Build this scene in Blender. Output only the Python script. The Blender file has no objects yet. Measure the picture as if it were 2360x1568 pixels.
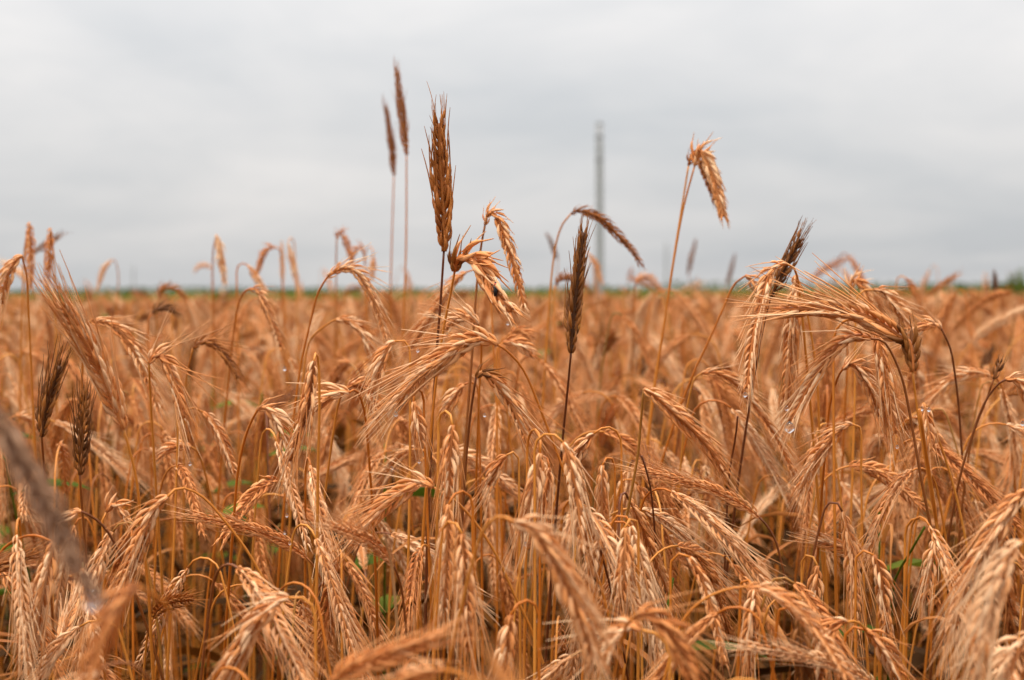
import bpy, math, random
import numpy as np
from mathutils import Vector, Matrix

random.seed(11)
rng = np.random.default_rng(11)
scene = bpy.context.scene
COL = scene.collection
R = math.radians

# ------------------------------------------------------------------ camera
H = 1.35                                   # eye height above the soil
PITCH, ROLL = R(2.05), R(0.33)
LENS, SENSOR = 50.0, 36.0
FPX = 2360 * LENS / SENSOR                 # focal length in photo pixels (2360 px wide copy)
F_ = np.array([0, math.cos(PITCH), -math.sin(PITCH)])
U0 = np.array([0, math.sin(PITCH), math.cos(PITCH)])
R0 = np.array([1.0, 0, 0])
R_ = R0 * math.cos(ROLL) - U0 * math.sin(ROLL)
U_ = U0 * math.cos(ROLL) + R0 * math.sin(ROLL)
CAM = np.array([0, 0, H])
cd = bpy.data.cameras.new('camera'); cam = bpy.data.objects.new('camera', cd); COL.objects.link(cam)
M = Matrix.Identity(4)
for i in range(3):
    M[i][0], M[i][1], M[i][2], M[i][3] = R_[i], U_[i], -F_[i], CAM[i]
cam.matrix_world = M
cd.lens, cd.sensor_width = LENS, SENSOR
cd.clip_start, cd.clip_end = 0.02, 9000
cd.dof.use_dof = True
cd.dof.focus_distance = 1.08
cd.dof.aperture_fstop = 6.4
scene.camera = cam

def P(px, py, d):                          # photo pixel + distance along the view axis -> point
    return CAM + d * (F_ + R_ * ((px - 1180) / FPX) + U_ * ((784 - py) / FPX))

# ------------------------------------------------------------------ sky, sun, exposure
SUN_EL, SUN_ROT = R(68), R(-35)
w = bpy.data.worlds.new('World'); scene.world = w; w.use_nodes = True
nt = w.node_tree; N = nt.nodes; L = nt.links
bg = N['Background']
sky = N.new('ShaderNodeTexSky'); sky.sky_type = 'NISHITA'; sky.sun_disc = False
sky.sun_elevation = SUN_EL; sky.sun_rotation = SUN_ROT; sky.dust_density = 3
def vmath(op, a, b):
    n = N.new('ShaderNodeMath'); n.operation = op
    for i, v in enumerate((a, b)):
        if hasattr(v, 'links'): L.new(v, n.inputs[i])
        else: n.inputs[i].default_value = v
    return n.outputs[0]
tc = N.new('ShaderNodeTexCoord'); sx = N.new('ShaderNodeSeparateXYZ'); L.new(tc.outputs['Generated'], sx.inputs[0])
el = vmath('MAXIMUM', sx.outputs[2], 0.0)
den = vmath('ADD', el, 0.22)
cx = N.new('ShaderNodeCombineXYZ')
L.new(vmath('DIVIDE', sx.outputs[0], den), cx.inputs[0]); L.new(vmath('DIVIDE', sx.outputs[1], den), cx.inputs[1])
cx.inputs[2].default_value = 3.1
def wnoise(scale, detail, rough, dist=0.0):
    n = N.new('ShaderNodeTexNoise'); n.inputs['Scale'].default_value = scale; n.inputs['Detail'].default_value = detail
    n.inputs['Roughness'].default_value = rough; n.inputs['Distortion'].default_value = dist
    L.new(cx.outputs[0], n.inputs['Vector']); return n.outputs['Fac']
n1 = wnoise(0.9, 5, 0.5, 0.4)
n2 = wnoise(2.6, 5, 0.55, 0.5)
ramp = N.new('ShaderNodeValToRGB'); L.new(vmath('ADD', vmath('MULTIPLY', n1, 0.72), vmath('MULTIPLY', n2, 0.28)), ramp.inputs[0])
e = ramp.color_ramp.elements
e[0].position, e[0].color = 0.36, (0.303, 0.310, 0.318, 1)
e[1].position, e[1].color = 0.64, (0.405, 0.394, 0.387, 1)
lum = vmath('ADD', vmath('ADD', vmath('MULTIPLY', el, 1.6), vmath('MULTIPLY', vmath('MULTIPLY', el, el), 1.1)), 1.0)      # an overcast sky is about three times brighter overhead
vm = N.new('ShaderNodeVectorMath'); vm.operation = 'SCALE'
L.new(ramp.outputs[0], vm.inputs[0]); L.new(lum, vm.inputs['Scale'])
sk = N.new('ShaderNodeVectorMath'); sk.operation = 'SCALE'; L.new(sky.outputs[0], sk.inputs[0]); sk.inputs['Scale'].default_value = 0.08
mx = N.new('ShaderNodeMix'); mx.data_type = 'RGBA'; mx.inputs['Factor'].default_value = 0.95
L.new(sk.outputs[0], mx.inputs['A']); L.new(vm.outputs[0], mx.inputs['B'])
L.new(mx.outputs['Result'], bg.inputs['Color']); bg.inputs['Strength'].default_value = 1.0

sd = bpy.data.lights.new('sun', 'SUN'); sd.energy = 1.5; sd.angle = R(11); sd.color = (1, 0.93, 0.84)
sun = bpy.data.objects.new('sun', sd); COL.objects.link(sun)
sdir = Vector((math.cos(SUN_EL) * math.sin(SUN_ROT), math.cos(SUN_EL) * math.cos(SUN_ROT) * -1, math.sin(SUN_EL)))
sun.rotation_euler = sdir.to_track_quat('Z', 'Y').to_euler()
sky.sun_rotation = math.atan2(sdir.x, sdir.y)

scene.view_settings.view_transform = 'Standard'
scene.view_settings.look = 'None'
scene.view_settings.exposure = 0.84
scene.view_settings.gamma = 1.0
scene.render.engine = 'CYCLES'
cy = scene.cycles
cy.use_denoising = True
cy.adaptive_threshold = 0.02; cy.debug_use_spatial_splits = True
cy.max_bounces = 5; cy.diffuse_bounces = 2; cy.glossy_bounces = 2; cy.transmission_bounces = 5; cy.volume_bounces = 0
cy.transparent_max_bounces = 4
cy.sample_clamp_indirect = 6
scene.render.use_persistent_data = False

# ------------------------------------------------------------------ materials
def new_mat(name):
    m = bpy.data.materials.new(name); m.use_nodes = True
    return m, m.node_tree.nodes, m.node_tree.links, m.node_tree.nodes['Principled BSDF']

def plant_mat(name, stops, rough=0.55, transl=0.12, noise_scale=160, vmul=0.35, spec=0.35, stretch=0.25):
    """dry plant tissue: tone per floret + per plant random + fine streaks, some light let through"""
    m, N, L, bs = new_mat(name)
    oi = N.new('ShaderNodeObjectInfo')
    at = N.new('ShaderNodeAttribute'); at.attribute_name = 'tone'
    tc = N.new('ShaderNodeTexCoord')
    mp = N.new('ShaderNodeMapping'); mp.inputs['Scale'].default_value = (1, 1, stretch); L.new(tc.outputs['Object'], mp.inputs[0])
    no = N.new('ShaderNodeTexNoise'); no.inputs['Scale'].default_value = noise_scale; no.inputs['Detail'].default_value = 3
    L.new(mp.outputs[0], no.inputs['Vector'])
    def mt(op, a, b):
        n = N.new('ShaderNodeMath'); n.operation = op
        for i, v in enumerate((a, b)):
            if hasattr(v, 'links'): L.new(v, n.inputs[i])
            else: n.inputs[i].default_value = v
        return n.outputs[0]
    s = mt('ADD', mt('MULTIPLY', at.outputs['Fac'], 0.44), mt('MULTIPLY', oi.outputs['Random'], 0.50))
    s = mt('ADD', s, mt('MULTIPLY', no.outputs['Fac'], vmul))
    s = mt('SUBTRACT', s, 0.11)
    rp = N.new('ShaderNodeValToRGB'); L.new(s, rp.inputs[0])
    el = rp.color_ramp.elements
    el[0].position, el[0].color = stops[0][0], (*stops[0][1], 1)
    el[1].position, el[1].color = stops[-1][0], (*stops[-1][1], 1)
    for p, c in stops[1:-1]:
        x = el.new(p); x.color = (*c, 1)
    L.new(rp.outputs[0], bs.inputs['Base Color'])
    bs.inputs['Roughness'].default_value = rough
    bs.inputs['Specular IOR Level'].default_value = spec
    bp = N.new('ShaderNodeBump'); bp.inputs['Strength'].default_value = 0.25; bp.inputs['Distance'].default_value = 0.0008
    L.new(no.outputs['Fac'], bp.inputs['Height']); L.new(bp.outputs[0], bs.inputs['Normal'])
    if transl > 0:
        tr = N.new('ShaderNodeBsdfTranslucent'); L.new(rp.outputs[0], tr.inputs['Color'])
        ms = N.new('ShaderNodeMixShader'); ms.inputs[0].default_value = transl
        L.new(bs.outputs[0], ms.inputs[1]); L.new(tr.outputs[0], ms.inputs[2])
        L.new(ms.outputs[0], N['Material Output'].inputs['Surface'])
    return m

MAT = {}
MAT['straw'] = plant_mat('straw ear', [(0.08, (0.24, 0.07, 0.013)), (0.30, (0.62, 0.20, 0.045)), (0.58, (0.79, 0.325, 0.10)), (0.92, (0.92, 0.59, 0.33))])
MAT['brown'] = plant_mat('brown ear', [(0.1, (0.12, 0.030, 0.004)), (0.45, (0.33, 0.095, 0.012)), (0.9, (0.52, 0.185, 0.035))])
MAT['dark'] = plant_mat('dark ear', [(0.1, (0.055, 0.017, 0.003)), (0.45, (0.16, 0.052, 0.009)), (0.9, (0.42, 0.155, 0.03))])
MAT['stem_orange'] = plant_mat('orange stalk', [(0.1, (0.33, 0.075, 0.006)), (0.45, (0.58, 0.165, 0.014)), (0.9, (0.74, 0.30, 0.05))], 0.42, 0.1, 40, 0.5, 0.4, 0.12)
MAT['stem_dark'] = plant_mat('maroon stalk', [(0.1, (0.07, 0.02, 0.008)), (0.5, (0.17, 0.048, 0.014)), (0.9, (0.36, 0.12, 0.025))], 0.42, 0.05, 30, 0.6, 0.4, 0.12)
MAT['stem_green'] = plant_mat('greenish stalk', [(0.1, (0.06, 0.075, 0.012)), (0.5, (0.15, 0.13, 0.02)), (0.9, (0.40, 0.17, 0.03))], 0.42, 0.1, 12, 0.9, 0.4, 0.6)
MAT['stem_pale'] = plant_mat('pale straw', [(0.1, (0.62, 0.33, 0.13)), (0.9, (0.80, 0.52, 0.25))], 0.4, 0.1, 60, 0.4, 0.4, 0.1)
MAT['leaf_dry'] = plant_mat('dry leaf', [(0.1, (0.14, 0.04, 0.006)), (0.45, (0.36, 0.11, 0.018)), (0.9, (0.60, 0.24, 0.06))], 0.55, 0.3, 60, 0.5, 0.3, 0.1)
MAT['grey'] = plant_mat('weathered grey-brown ear', [(0.1, (0.16, 0.08, 0.045)), (0.5, (0.33, 0.17, 0.09)), (0.9, (0.50, 0.30, 0.17))])
MAT['leaf_shade'] = plant_mat('added shading leaf', [(0.1, (0.022, 0.012, 0.003)), (0.5, (0.060, 0.024, 0.004)), (0.9, (0.19, 0.065, 0.008))], 0.7, 0.15, 40, 0.6, 0.15, 0.2)  # near-black leaves added to darken the depth of the crop
MAT['leaf_green'] = plant_mat('green leaf', [(0.1, (0.04, 0.07, 0.006)), (0.5, (0.09, 0.13, 0.010)), (0.9, (0.17, 0.20, 0.018))], 0.6, 0.35, 40, 0.5, 0.12, 0.4)

# ------------------------------------------------------------------ mesh helpers
class MB:
    def __init__(s): s.v, s.f, s.t, s.n = [], [], [], 0
    def add(s, v, f, tone=0.5):
        v = np.asarray(v, float); s.v.append(v)
        s.f.append([tuple(i + s.n for i in q) for q in f] if s.n else [tuple(q) for q in f])
        t = np.full(len(v), tone) if np.isscalar(tone) else np.asarray(tone); s.t.append(t); s.n += len(v)
    def arrays(s): return np.concatenate(s.v), [q for fs in s.f for q in fs], np.concatenate(s.t)
    def mesh(s, name, mats):
        v, f, t = s.arrays()
        return to_mesh(name, v, f, t, mats)

def to_mesh(name, v, f, t, mats, midx=None):
    me = bpy.data.meshes.new(name)
    me.from_pydata(v.tolist(), [], f)
    a = me.attributes.new('tone', 'FLOAT', 'POINT'); a.data.foreach_set('value', np.asarray(t, np.float32))
    for m in mats: me.materials.append(m)
    if midx is not None: me.polygons.foreach_set('material_index', np.asarray(midx, np.int32))
    me.polygons.foreach_set('use_smooth', np.ones(len(f), bool))
    me.update()
    return me

def link(name, data, parent=None, loc=None, mat=None):
    o = bpy.data.objects.new(name, data); COL.objects.link(o)
    if parent is not None: o.parent = parent
    if mat is not None: o.matrix_basis = mat
    elif loc is not None: o.location = loc
    return o

def tag(o, label=None, cat=None, group=None, kind=None):
    if label: o['label'] = label
    if cat: o['category'] = cat
    if group: o['group'] = group
    if kind: o['kind'] = kind
    return o

def catmull(pts, step):
    pts = np.asarray(pts, float)
    if len(pts) == 2: pts = np.array([pts[0], (pts[0] + pts[1]) / 2, pts[1]])
    p = np.vstack([2 * pts[0] - pts[1], pts, 2 * pts[-1] - pts[-2]])
    out = []
    for i in range(1, len(p) - 2):
        n = 12
        for k in range(n):
            t = k / n
            a, b, c, d = p[i - 1], p[i], p[i + 1], p[i + 2]
            out.append(0.5 * (2 * b + (c - a) * t + (2 * a - 5 * b + 4 * c - d) * t * t + (3 * b - a - 3 * c + d) * t ** 3))
    out.append(pts[-1]); out = np.array(out)
    return resample(out, step)

def resample(out, step):
    s = np.concatenate([[0], np.cumsum(np.linalg.norm(np.diff(out, axis=0), axis=1))])
    n = max(3, int(round(s[-1] / step)) + 1)
    q = np.linspace(0, s[-1], n)
    return np.stack([np.interp(q, s, out[:, k]) for k in range(3)], 1)

def unit(v): return v / (np.linalg.norm(v) + 1e-12)

def frames(pts, ref):
    """tangents and a side vector carried along the path"""
    t = np.gradient(pts, axis=0); t = t / (np.linalg.norm(t, axis=1)[:, None] + 1e-12)
    n = np.zeros_like(t); a = np.asarray(ref, float)
    for i in range(len(pts)):
        a = a - t[i] * (a @ t[i])
        if np.linalg.norm(a) < 1e-4: a = np.cross(t[i], [0.3, 0.5, 0.8])
        a = unit(a); n[i] = a
    return t, n, np.cross(t, n)

def tube(pts, rad, sides=6, flat=None):
    t, n, b = frames(pts, [0.31, 0.94, 0.12])
    m = len(pts); rad = np.broadcast_to(rad, (m,))
    ang = np.arange(sides) * 2 * math.pi / sides
    v = (pts[:, None, :] + rad[:, None, None] * (np.cos(ang)[None, :, None] * n[:, None, :] + np.sin(ang)[None, :, None] * b[:, None, :])).reshape(-1, 3)
    f = []
    for i in range(m - 1):
        for k in range(sides):
            k2 = (k + 1) % sides
            f.append((i * sides + k, i * sides + k2, (i + 1) * sides + k2, (i + 1) * sides + k))
    f.append(tuple(range(sides))[::-1]); f.append(tuple((m - 1) * sides + k for k in range(sides)))
    return v, f

def ribbon(pts, wid, ref, twist=0.0, cup=0.3):
    t, n, b = frames(pts, ref); m = len(pts); v = []; f = []
    for i in range(m):
        a = twist * i / (m - 1)
        s = n[i] * math.cos(a) + b[i] * math.sin(a); u = np.cross(t[i], s)
        v += [pts[i] - s * wid[i] + u * wid[i] * cup, pts[i], pts[i] + s * wid[i] + u * wid[i] * cup]
    for i in range(m - 1):
        for k in range(2): f.append((3 * i + k, 3 * i + k + 1, 3 * i + k + 4, 3 * i + k + 3))
    return np.array(v), f

# ------------------------------------------------------------------ spikelets and ears
def floret(mb, base, axis, out, ln, wd, tone, awn, rnd, splay=0.55):
    """one pointed husk (keeled on its outer side) with its bristle"""
    axis = unit(axis); out = unit(out - axis * (out @ axis)); lat = np.cross(axis, out)
    prof = [(0.0, 0.35), (0.22, 0.85), (0.48, 1.0), (0.75, 0.68), (1.0, 0.10)]
    S = 6; v = []; f = []; tn = []
    for h, r in prof:
        c = base + axis * ln * h + out * ln * 0.10 * math.sin(h * math.pi)
        for k in range(S):
            a = k * 2 * math.pi / S
            rr = wd * r * (1.22 if k == 0 else 0.92)
            v.append(c + out * math.cos(a) * rr * 0.85 + lat * math.sin(a) * rr)
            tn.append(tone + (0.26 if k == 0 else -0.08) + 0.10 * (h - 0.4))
    for i in range(len(prof) - 1):
        for k in range(S):
            k2 = (k + 1) % S
            f.append((i * S + k, i * S + k2, (i + 1) * S + k2, (i + 1) * S + k))
    f.append(tuple((len(prof) - 1) * S + k for k in range(S)))
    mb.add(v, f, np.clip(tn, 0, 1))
    if awn > 0:
        tip = base + axis * ln * 0.95
        d = unit(axis * splay + np.array([0, 0, 1.0]) + rnd.normal(0, 0.06, 3)); bend = rnd.normal(0, 0.12, 3) - np.array([0.10, 0, 0])
        q = []
        for k in range(5):
            s = k / 4; q.append(tip + d * awn * s + bend * awn * s * s * 0.45)
        vv, ff = tube(np.array(q), np.array([0.0005, 0.00046, 0.0004, 0.00033, 0.00018]), 3)
        mb.add(vv, ff[:-2], min(1, tone + 0.15))

def spikelet_arrays(seed, awn, splay=0.55):
    """origin at its node, Z along the ear, X outward"""
    r = np.random.default_rng(seed); mb = MB()
    for sgn in (-1, 1):
        ln = 0.0134 * r.uniform(0.88, 1.12)
        ax = np.array([0.25 + r.normal(0, 0.06), sgn * (0.22 + r.normal(0, 0.05)), 1.0])
        aw = awn * r.uniform(0.55, 1.15) if (awn > 0 and r.random() > 0.05) else (0.004 if r.random() < 0.5 else 0)
        floret(mb, np.array([0.0009, sgn * 0.0012, 0.0]), ax, np.array([1.0, sgn * 0.75, 0]), ln, 0.00158 * r.uniform(0.88, 1.12), r.uniform(0.15, 0.95), aw, r, splay)
    # thin outer glumes
    for sgn in (-1, 1):
        p = np.array([[0.0012, sgn * 0.0022, 0], [0.0028, sgn * 0.0040, 0.004], [0.0040, sgn * 0.0052, 0.0085]])
        v, f = ribbon(p, np.array([0.0006, 0.0008, 0.0001]), [0, 1, 0]); mb.add(v, f, r.uniform(0.5, 1.0))
    return mb.arrays()

NSP = 7
SPK = {}                                   # awn class -> list of arrays
for aw, ln in (('long', 0.054), ('mid', 0.038), ('short', 0.011), ('tight', 0.030)):
    SPK[aw] = [spikelet_arrays(100 + i, ln, 0.08 if aw == 'tight' else 0.5) for i in range(NSP)]
SPM = {}
def spk_mesh(mat, aw, i):
    k = (mat, aw, i)
    if k not in SPM:
        v, f, t = SPK[aw][i]; SPM[k] = to_mesh('spikelet', v, f, t, [MAT[mat]])
    return SPM[k]

def ear_nodes(path, ref, wid, rnd, gap=0.0032):
    """node frames down an ear: list of (4x4 matrix, variant)"""
    p = resample(path, gap); wid = wid * 1.02; t, n, b = frames(p, ref); out = []
    m = len(p)
    for i in range(m):
        u = i / (m - 1)
        s = wid * min(1, 0.62 + 2.6 * u) * (1.0 - 0.42 * max(0, (u - 0.42) / 0.58)) * rnd.uniform(0.93, 1.07)
        a = (1 if i % 2 else -1); x = n[i] * a
        if i == m - 1: x = b[i]
        a2 = rnd.normal(0, 0.13); x = unit(x * math.cos(a2) + np.cross(t[i], x) * math.sin(a2))
        z = unit(t[i] + x * rnd.normal(0.0, 0.05)); x = unit(x - z * (x @ z)); y = np.cross(z, x)
        Mx = np.eye(4); Mx[:3, 0], Mx[:3, 1], Mx[:3, 2] = x * s, y * s, z * s; Mx[:3, 3] = p[i]
        out.append((Mx, int(rnd.integers(NSP))))
    return p, out

def ear_joined(path, ref, wid, aw, rnd):
    mb = MB(); p, nodes = ear_nodes(path, ref, wid, rnd)
    for Mx, k in nodes:
        v, f, t = SPK[aw][k]
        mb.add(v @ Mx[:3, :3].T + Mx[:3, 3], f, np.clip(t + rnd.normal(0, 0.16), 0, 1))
    v, f = tube(p, 0.0011 * wid, 4); mb.add(v, f, 0.3)
    return mb

def stem_radii(pts, r0=0.0009):
    """pts from the ear down to the soil: thin neck, thicker inside the leaf sheath"""
    s = np.concatenate([[0], np.cumsum(np.linalg.norm(np.diff(pts, axis=0), axis=1))])
    sheath = s[-1] * 0.30
    r = r0 + 0.0004 * np.clip(s / 0.25, 0, 1)
    r = np.where(s > sheath, r + 0.00045, r)
    r = np.where(np.abs(s - sheath - 0.16) < 0.006, r + 0.0004, r)
    return r

def down_to_soil(pts, rnd, lean=None):
    """carry a stalk on from its last point down to the soil"""
    p = [np.array(q) for q in pts]
    d = unit(p[-1] - p[-2]); tgt = unit(np.array([rnd.normal(0, 0.06), rnd.normal(0.03, 0.05), -1]))
    while p[-1][2] > 0.05 and len(p) < 400:
        d = unit(d * 0.86 + tgt * 0.14); q = p[-1] + d * 0.05
        p.append(q)
    d = p[-1] - p[-2]; k = (p[-1][2] + 0.004) / max(1e-3, -d[2]) if d[2] < -1e-3 else 0
    p.append(p[-1] + d * k)
    return p

def crook(base, t0, rnd, side=None):
    """a stalk that arrives at the ear base along t0, having bent over from below"""
    if side is None: side = np.array([rnd.normal(0, 1), rnd.normal(0.5, 0.5), 0])
    side = unit(side); v = -unit(t0); p = [base]; down = np.array([0, 0, -1.0])
    rate = rnd.uniform(0.30, 0.85)
    for k in range(40):
        ang = math.acos(max(-1, min(1, v @ down)))
        if ang < 0.12: break
        ax = np.cross(v, down) + np.cross(v, side) * 0.6 * (ang > 2.0)
        if np.linalg.norm(ax) < 1e-3: ax = np.cross(v, side)
        ax = unit(ax); a = min(rate, ang)
        v = v * math.cos(a) + np.cross(ax, v) * math.sin(a) + ax * (ax @ v) * (1 - math.cos(a))
        p.append(p[-1] + unit(v) * 0.006)
    p.append(p[-1] + unit(v) * 0.03)
    return p

def leaf_mesh(anchor, rnd, ln=None, dirn=None, wide=1.0):
    ln = ln or rnd.uniform(0.10, 0.2); a = rnd.uniform(0, 2 * math.pi)
    d = np.array([math.cos(a), math.sin(a), 0]) if dirn is None else dirn
    q = [anchor]; v = unit(np.array([0, 0, 1.0]) + d * 0.5)
    for k in range(8):
        v = unit(v + d * 0.10 + np.array([0, 0, -0.30]) + rnd.normal(0, 0.07, 3)); q.append(q[-1] + v * ln / 8)
    wd = 0.0026 * np.array([0.8, 1, 1, 0.95, 0.85, 0.7, 0.5, 0.3, 0.06]) * rnd.uniform(0.7, 1.2) * wide
    return ribbon(np.array(q), wd, np.cross(d, [0, 0, 1]), rnd.normal(0, 2.2), rnd.uniform(0.2, 0.9))

# ------------------------------------------------------------------ ground and far setting
def ground_mat(name, c1, c2, c3, s1, s2):
    m, N, L, bs = new_mat(name)
    tc = N.new('ShaderNodeTexCoord'); a = N.new('ShaderNodeTexNoise'); b = N.new('ShaderNodeTexNoise')
    for n, s in ((a, s1), (b, s2)):
        n.inputs['Scale'].default_value = s; n.inputs['Detail'].default_value = 6; L.new(tc.outputs['Object'], n.inputs['Vector'])
    r = N.new('ShaderNodeValToRGB'); L.new(a.outputs['Fac'], r.inputs[0])
    r.color_ramp.elements[0].position = 0.35; r.color_ramp.elements[0].color = (*c1, 1)
    r.color_ramp.elements[1].position = 0.68; r.color_ramp.elements[1].color = (*c2, 1)
    mx = N.new('ShaderNodeMix'); mx.data_type = 'RGBA'; L.new(b.outputs['Fac'], mx.inputs['Factor'])
    L.new(r.outputs[0], mx.inputs['A']); mx.inputs['B'].default_value = (*c3, 1)
    L.new(mx.outputs['Result'], bs.inputs['Base Color']); bs.inputs['Roughness'].default_value = 1.0; bs.inputs['Specular IOR Level'].default_value = 0.0
    bp = N.new('ShaderNodeBump'); bp.inputs['Strength'].default_value = 0.6; bp.inputs['Distance'].default_value = 0.03
    L.new(b.outputs['Fac'], bp.inputs['Height']); L.new(bp.outputs[0], bs.inputs['Normal'])
    return m
M_green = ground_mat('green field', (0.040, 0.062, 0.010), (0.13, 0.125, 0.022), (0.06, 0.075, 0.014), 0.012, 0.05)
M_soil = ground_mat('dark soil', (0.022, 0.011, 0.005), (0.05, 0.025, 0.010), (0.033, 0.017, 0.008), 6, 40)
FIELD_END = 44.0
def sheet(name, x0, x1, y0, y1, z, mat, nx=1, ny=1, amp=0.0):
    xs, ys = np.linspace(x0, x1, nx + 1), np.linspace(y0, y1, ny + 1)
    v = np.array([[x, y, z + (rng.uniform(0, amp) if amp else 0)] for y in ys for x in xs])
    f = [(j * (nx + 1) + i, j * (nx + 1) + i + 1, (j + 1) * (nx + 1) + i + 1, (j + 1) * (nx + 1) + i) for j in range(ny) for i in range(nx)]
    o = link(name, to_mesh(name, v, f, np.full(len(v), .5), [mat])); o['kind'] = 'structure'; return o
sheet('ground', -4000, 4000, -3000, 6000, 0.0, M_green)
sheet('soil', -32, 32, -2.5, FIELD_END, 0.004, M_soil)

# utility poles of weathered concrete
M_conc, Nn, Ll, bs = new_mat('weathered concrete')
no = Nn.new('ShaderNodeTexNoise'); no.inputs['Scale'].default_value = 3; no.inputs['Detail'].default_value = 8
rp = Nn.new('ShaderNodeValToRGB'); rp.color_ramp.elements[0].color = (0.24, 0.24, 0.245, 1); rp.color_ramp.elements[1].color = (0.38, 0.38, 0.38, 1)
Ll.new(no.outputs['Fac'], rp.inputs[0]); Ll.new(rp.outputs[0], bs.inputs['Base Color']); bs.inputs['Roughness'].default_value = 0.85
M_iron, _, _, bs = new_mat('dull iron'); bs.inputs['Base Color'].default_value = (0.12, 0.12, 0.12, 1); bs.inputs['Roughness'].default_value = 0.6

def box(c, s):
    c, s = np.array(c, float), np.array(s, float) / 2
    v = [c + s * np.array(k) for k in ((-1,-1,-1),(1,-1,-1),(1,1,-1),(-1,1,-1),(-1,-1,1),(1,-1,1),(1,1,1),(-1,1,1))]
    return np.array(v), [(0,3,2,1),(4,5,6,7),(0,1,5,4),(1,2,6,5),(2,3,7,6),(3,0,4,7)]

def utility_pole(px, top_py, dist, label, rad=0.13):
    g = P(px, 784, dist); top = P(px, top_py, dist)[2]
    r = tag(link('utility_pole', None, loc=(g[0], g[1], 0)), label, 'pole', 'concrete poles beyond the crop')
    z = np.linspace(0, top, 9); mb = MB()
    v, f = tube(np.stack([0 * z, 0 * z, z], 1), np.linspace(rad * 1.25, rad, 9), 12); mb.add(v, f)
    link('shaft', mb.mesh('shaft', [M_conc]), r)
    mb = MB(); v, f = tube(np.array([[0, 0, top], [0, 0, top + 0.05], [0, 0, top + 0.09]]), np.array([rad * 1.12, rad * 1.12, rad * 0.5]), 12); mb.add(v, f)
    link('cap', mb.mesh('cap', [M_conc]), r)
    for zz in (top - 0.6, top - 1.6):
        mb = MB(); v, f = tube(np.array([[0, 0, zz], [0, 0, zz + 0.08]]), rad * 1.16, 12); mb.add(v, f)
        link('band', mb.mesh('band', [M_iron]), r)
utility_pole(1383, 288, 62, 'tall grey concrete pole rising above the crop against the sky', 0.145)
utility_pole(1536, 560, 215, 'short-looking faint pole far beyond the tall grey pole', 0.14)
utility_pole(310, 612, 330, 'small faint pole far off above the crop, farthest of the poles', 0.14)

# leafy bushes on the green land behind the crop, and a far hedge
def leafy(mb, c, rad, n, size, rnd):
    c = np.array(c); k = 0
    lobes = [c + rnd.normal(0, 0.42, 3) * rad for _ in range(7)]
    for i in range(n):
        l = lobes[int(rnd.integers(len(lobes)))]; d = unit(rnd.normal(0, 1, 3))
        p = l + d * np.array(rad) * 0.55 * rnd.uniform(0.5, 1.05)
        if p[2] < 0.03: p[2] = 0.03 + rnd.uniform(0, 0.1)
        a = unit(rnd.normal(0, 1, 3) + [0, 0, 0.4]); b = unit(np.cross(a, rnd.normal(0, 1, 3))); s = size * rnd.uniform(0.6, 1.3)
        mb.add([p - a * s, p + b * s * 0.45, p + a * s, p - b * s * 0.45], [(0, 1, 2, 3)], rnd.uniform(0, 1))

def bush(px, base_py, dist, w_px, h_px, label, crown=None, n=500, seed=0):
    rnd = np.random.default_rng(seed); g = P(px, 700, dist); m = dist / FPX
    horizon = P(px, 667, dist)[2]
    wid, hgt = w_px * m, H + h_px * m          # h_px = how far it rises above eye level
    hgt = max(0.5, hgt)
    r = tag(link('bush', None, loc=(g[0], g[1], 0)), label, 'bush', 'green bushes on the far side of the crop')
    mb = MB(); leafy(mb, [0, 0, hgt * 0.56], np.array([wid * .42, wid * .42, hgt * .40]), n, 0.02 + 0.06 * wid, rnd)
    link('crown', mb.mesh('crown', [MAT['leaf_green']]), r)
    for k in range(4):
        a = rnd.uniform(0, 6.28); q = catmull([[0.05 * math.cos(a), 0.05 * math.sin(a), 0], [0.1 * wid * math.cos(a), 0.1 * wid * math.sin(a), hgt * .4], [0.25 * wid * math.cos(a), 0.25 * wid * math.sin(a), hgt * .8]], 0.15)
        mb = MB(); v, f = tube(q, np.linspace(0.025, 0.008, len(q)), 5); mb.add(v, f, 0.2); link('branch', mb.mesh('branch', [MAT['stem_dark']]), r)
bush(2333, 0, 70, 36, 62, 'young green tree-like bush standing taller than the hedge beyond the crop', n=900, seed=3)
bush(2305, 0, 74, 90, -2, 'wide low bush spreading at the foot of the young tree', n=700, seed=4)
bush(1612, 0, 17, 46, -1, 'round dark weed bush rising from the crop right of the tall grey pole', seed=5)
bush(1520, 0, 72, 36, -12, 'small bush between the tall grey pole and the round dark bush', seed=6)
bush(2112, 0, 68, 60, -2, 'broad bush showing behind the drooping pair of ears', seed=7)
bush(1237, 0, 13, 44, 0, 'bright green weed bush rising from the crop beside the dark upright ear', seed=8)
bush(718, 0, 70, 40, -6, 'small dark bush behind the arching ear with long curved stalk', seed=9)
bush(85, 0, 70, 40, -2, 'bush behind the two straight blurred ears', seed=10)
mb = MB(); hr = np.random.default_rng(8)
for i in range(4200):
    x = hr.uniform(14, 62); hh = 1.0 + 0.28 * math.sin(x * 0.9) + 0.2 * math.sin(x * 2.3 + 1); hh *= min(1, (x - 12) / 8)
    a = unit(hr.normal(0, 1, 3)); b = unit(np.cross(a, hr.normal(0, 1, 3))); sz = hr.uniform(0.08, 0.17)
    p = np.array([x, 118 + hr.normal(0, 0.5), max(0.12, hr.uniform(0, 1) ** 0.7 * hh)])
    mb.add([p - a * sz, p + b * sz * 0.6, p + a * sz, p - b * sz * 0.6], [(0, 1, 2, 3)], hr.uniform(0, 0.6))
tag(link('low_hedge', mb.mesh('low_hedge', [MAT['leaf_green']])), 'low dark green hedge behind the crop near the young tree-like bush', 'hedge')
mb = MB(); hr = np.random.default_rng(5)
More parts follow.
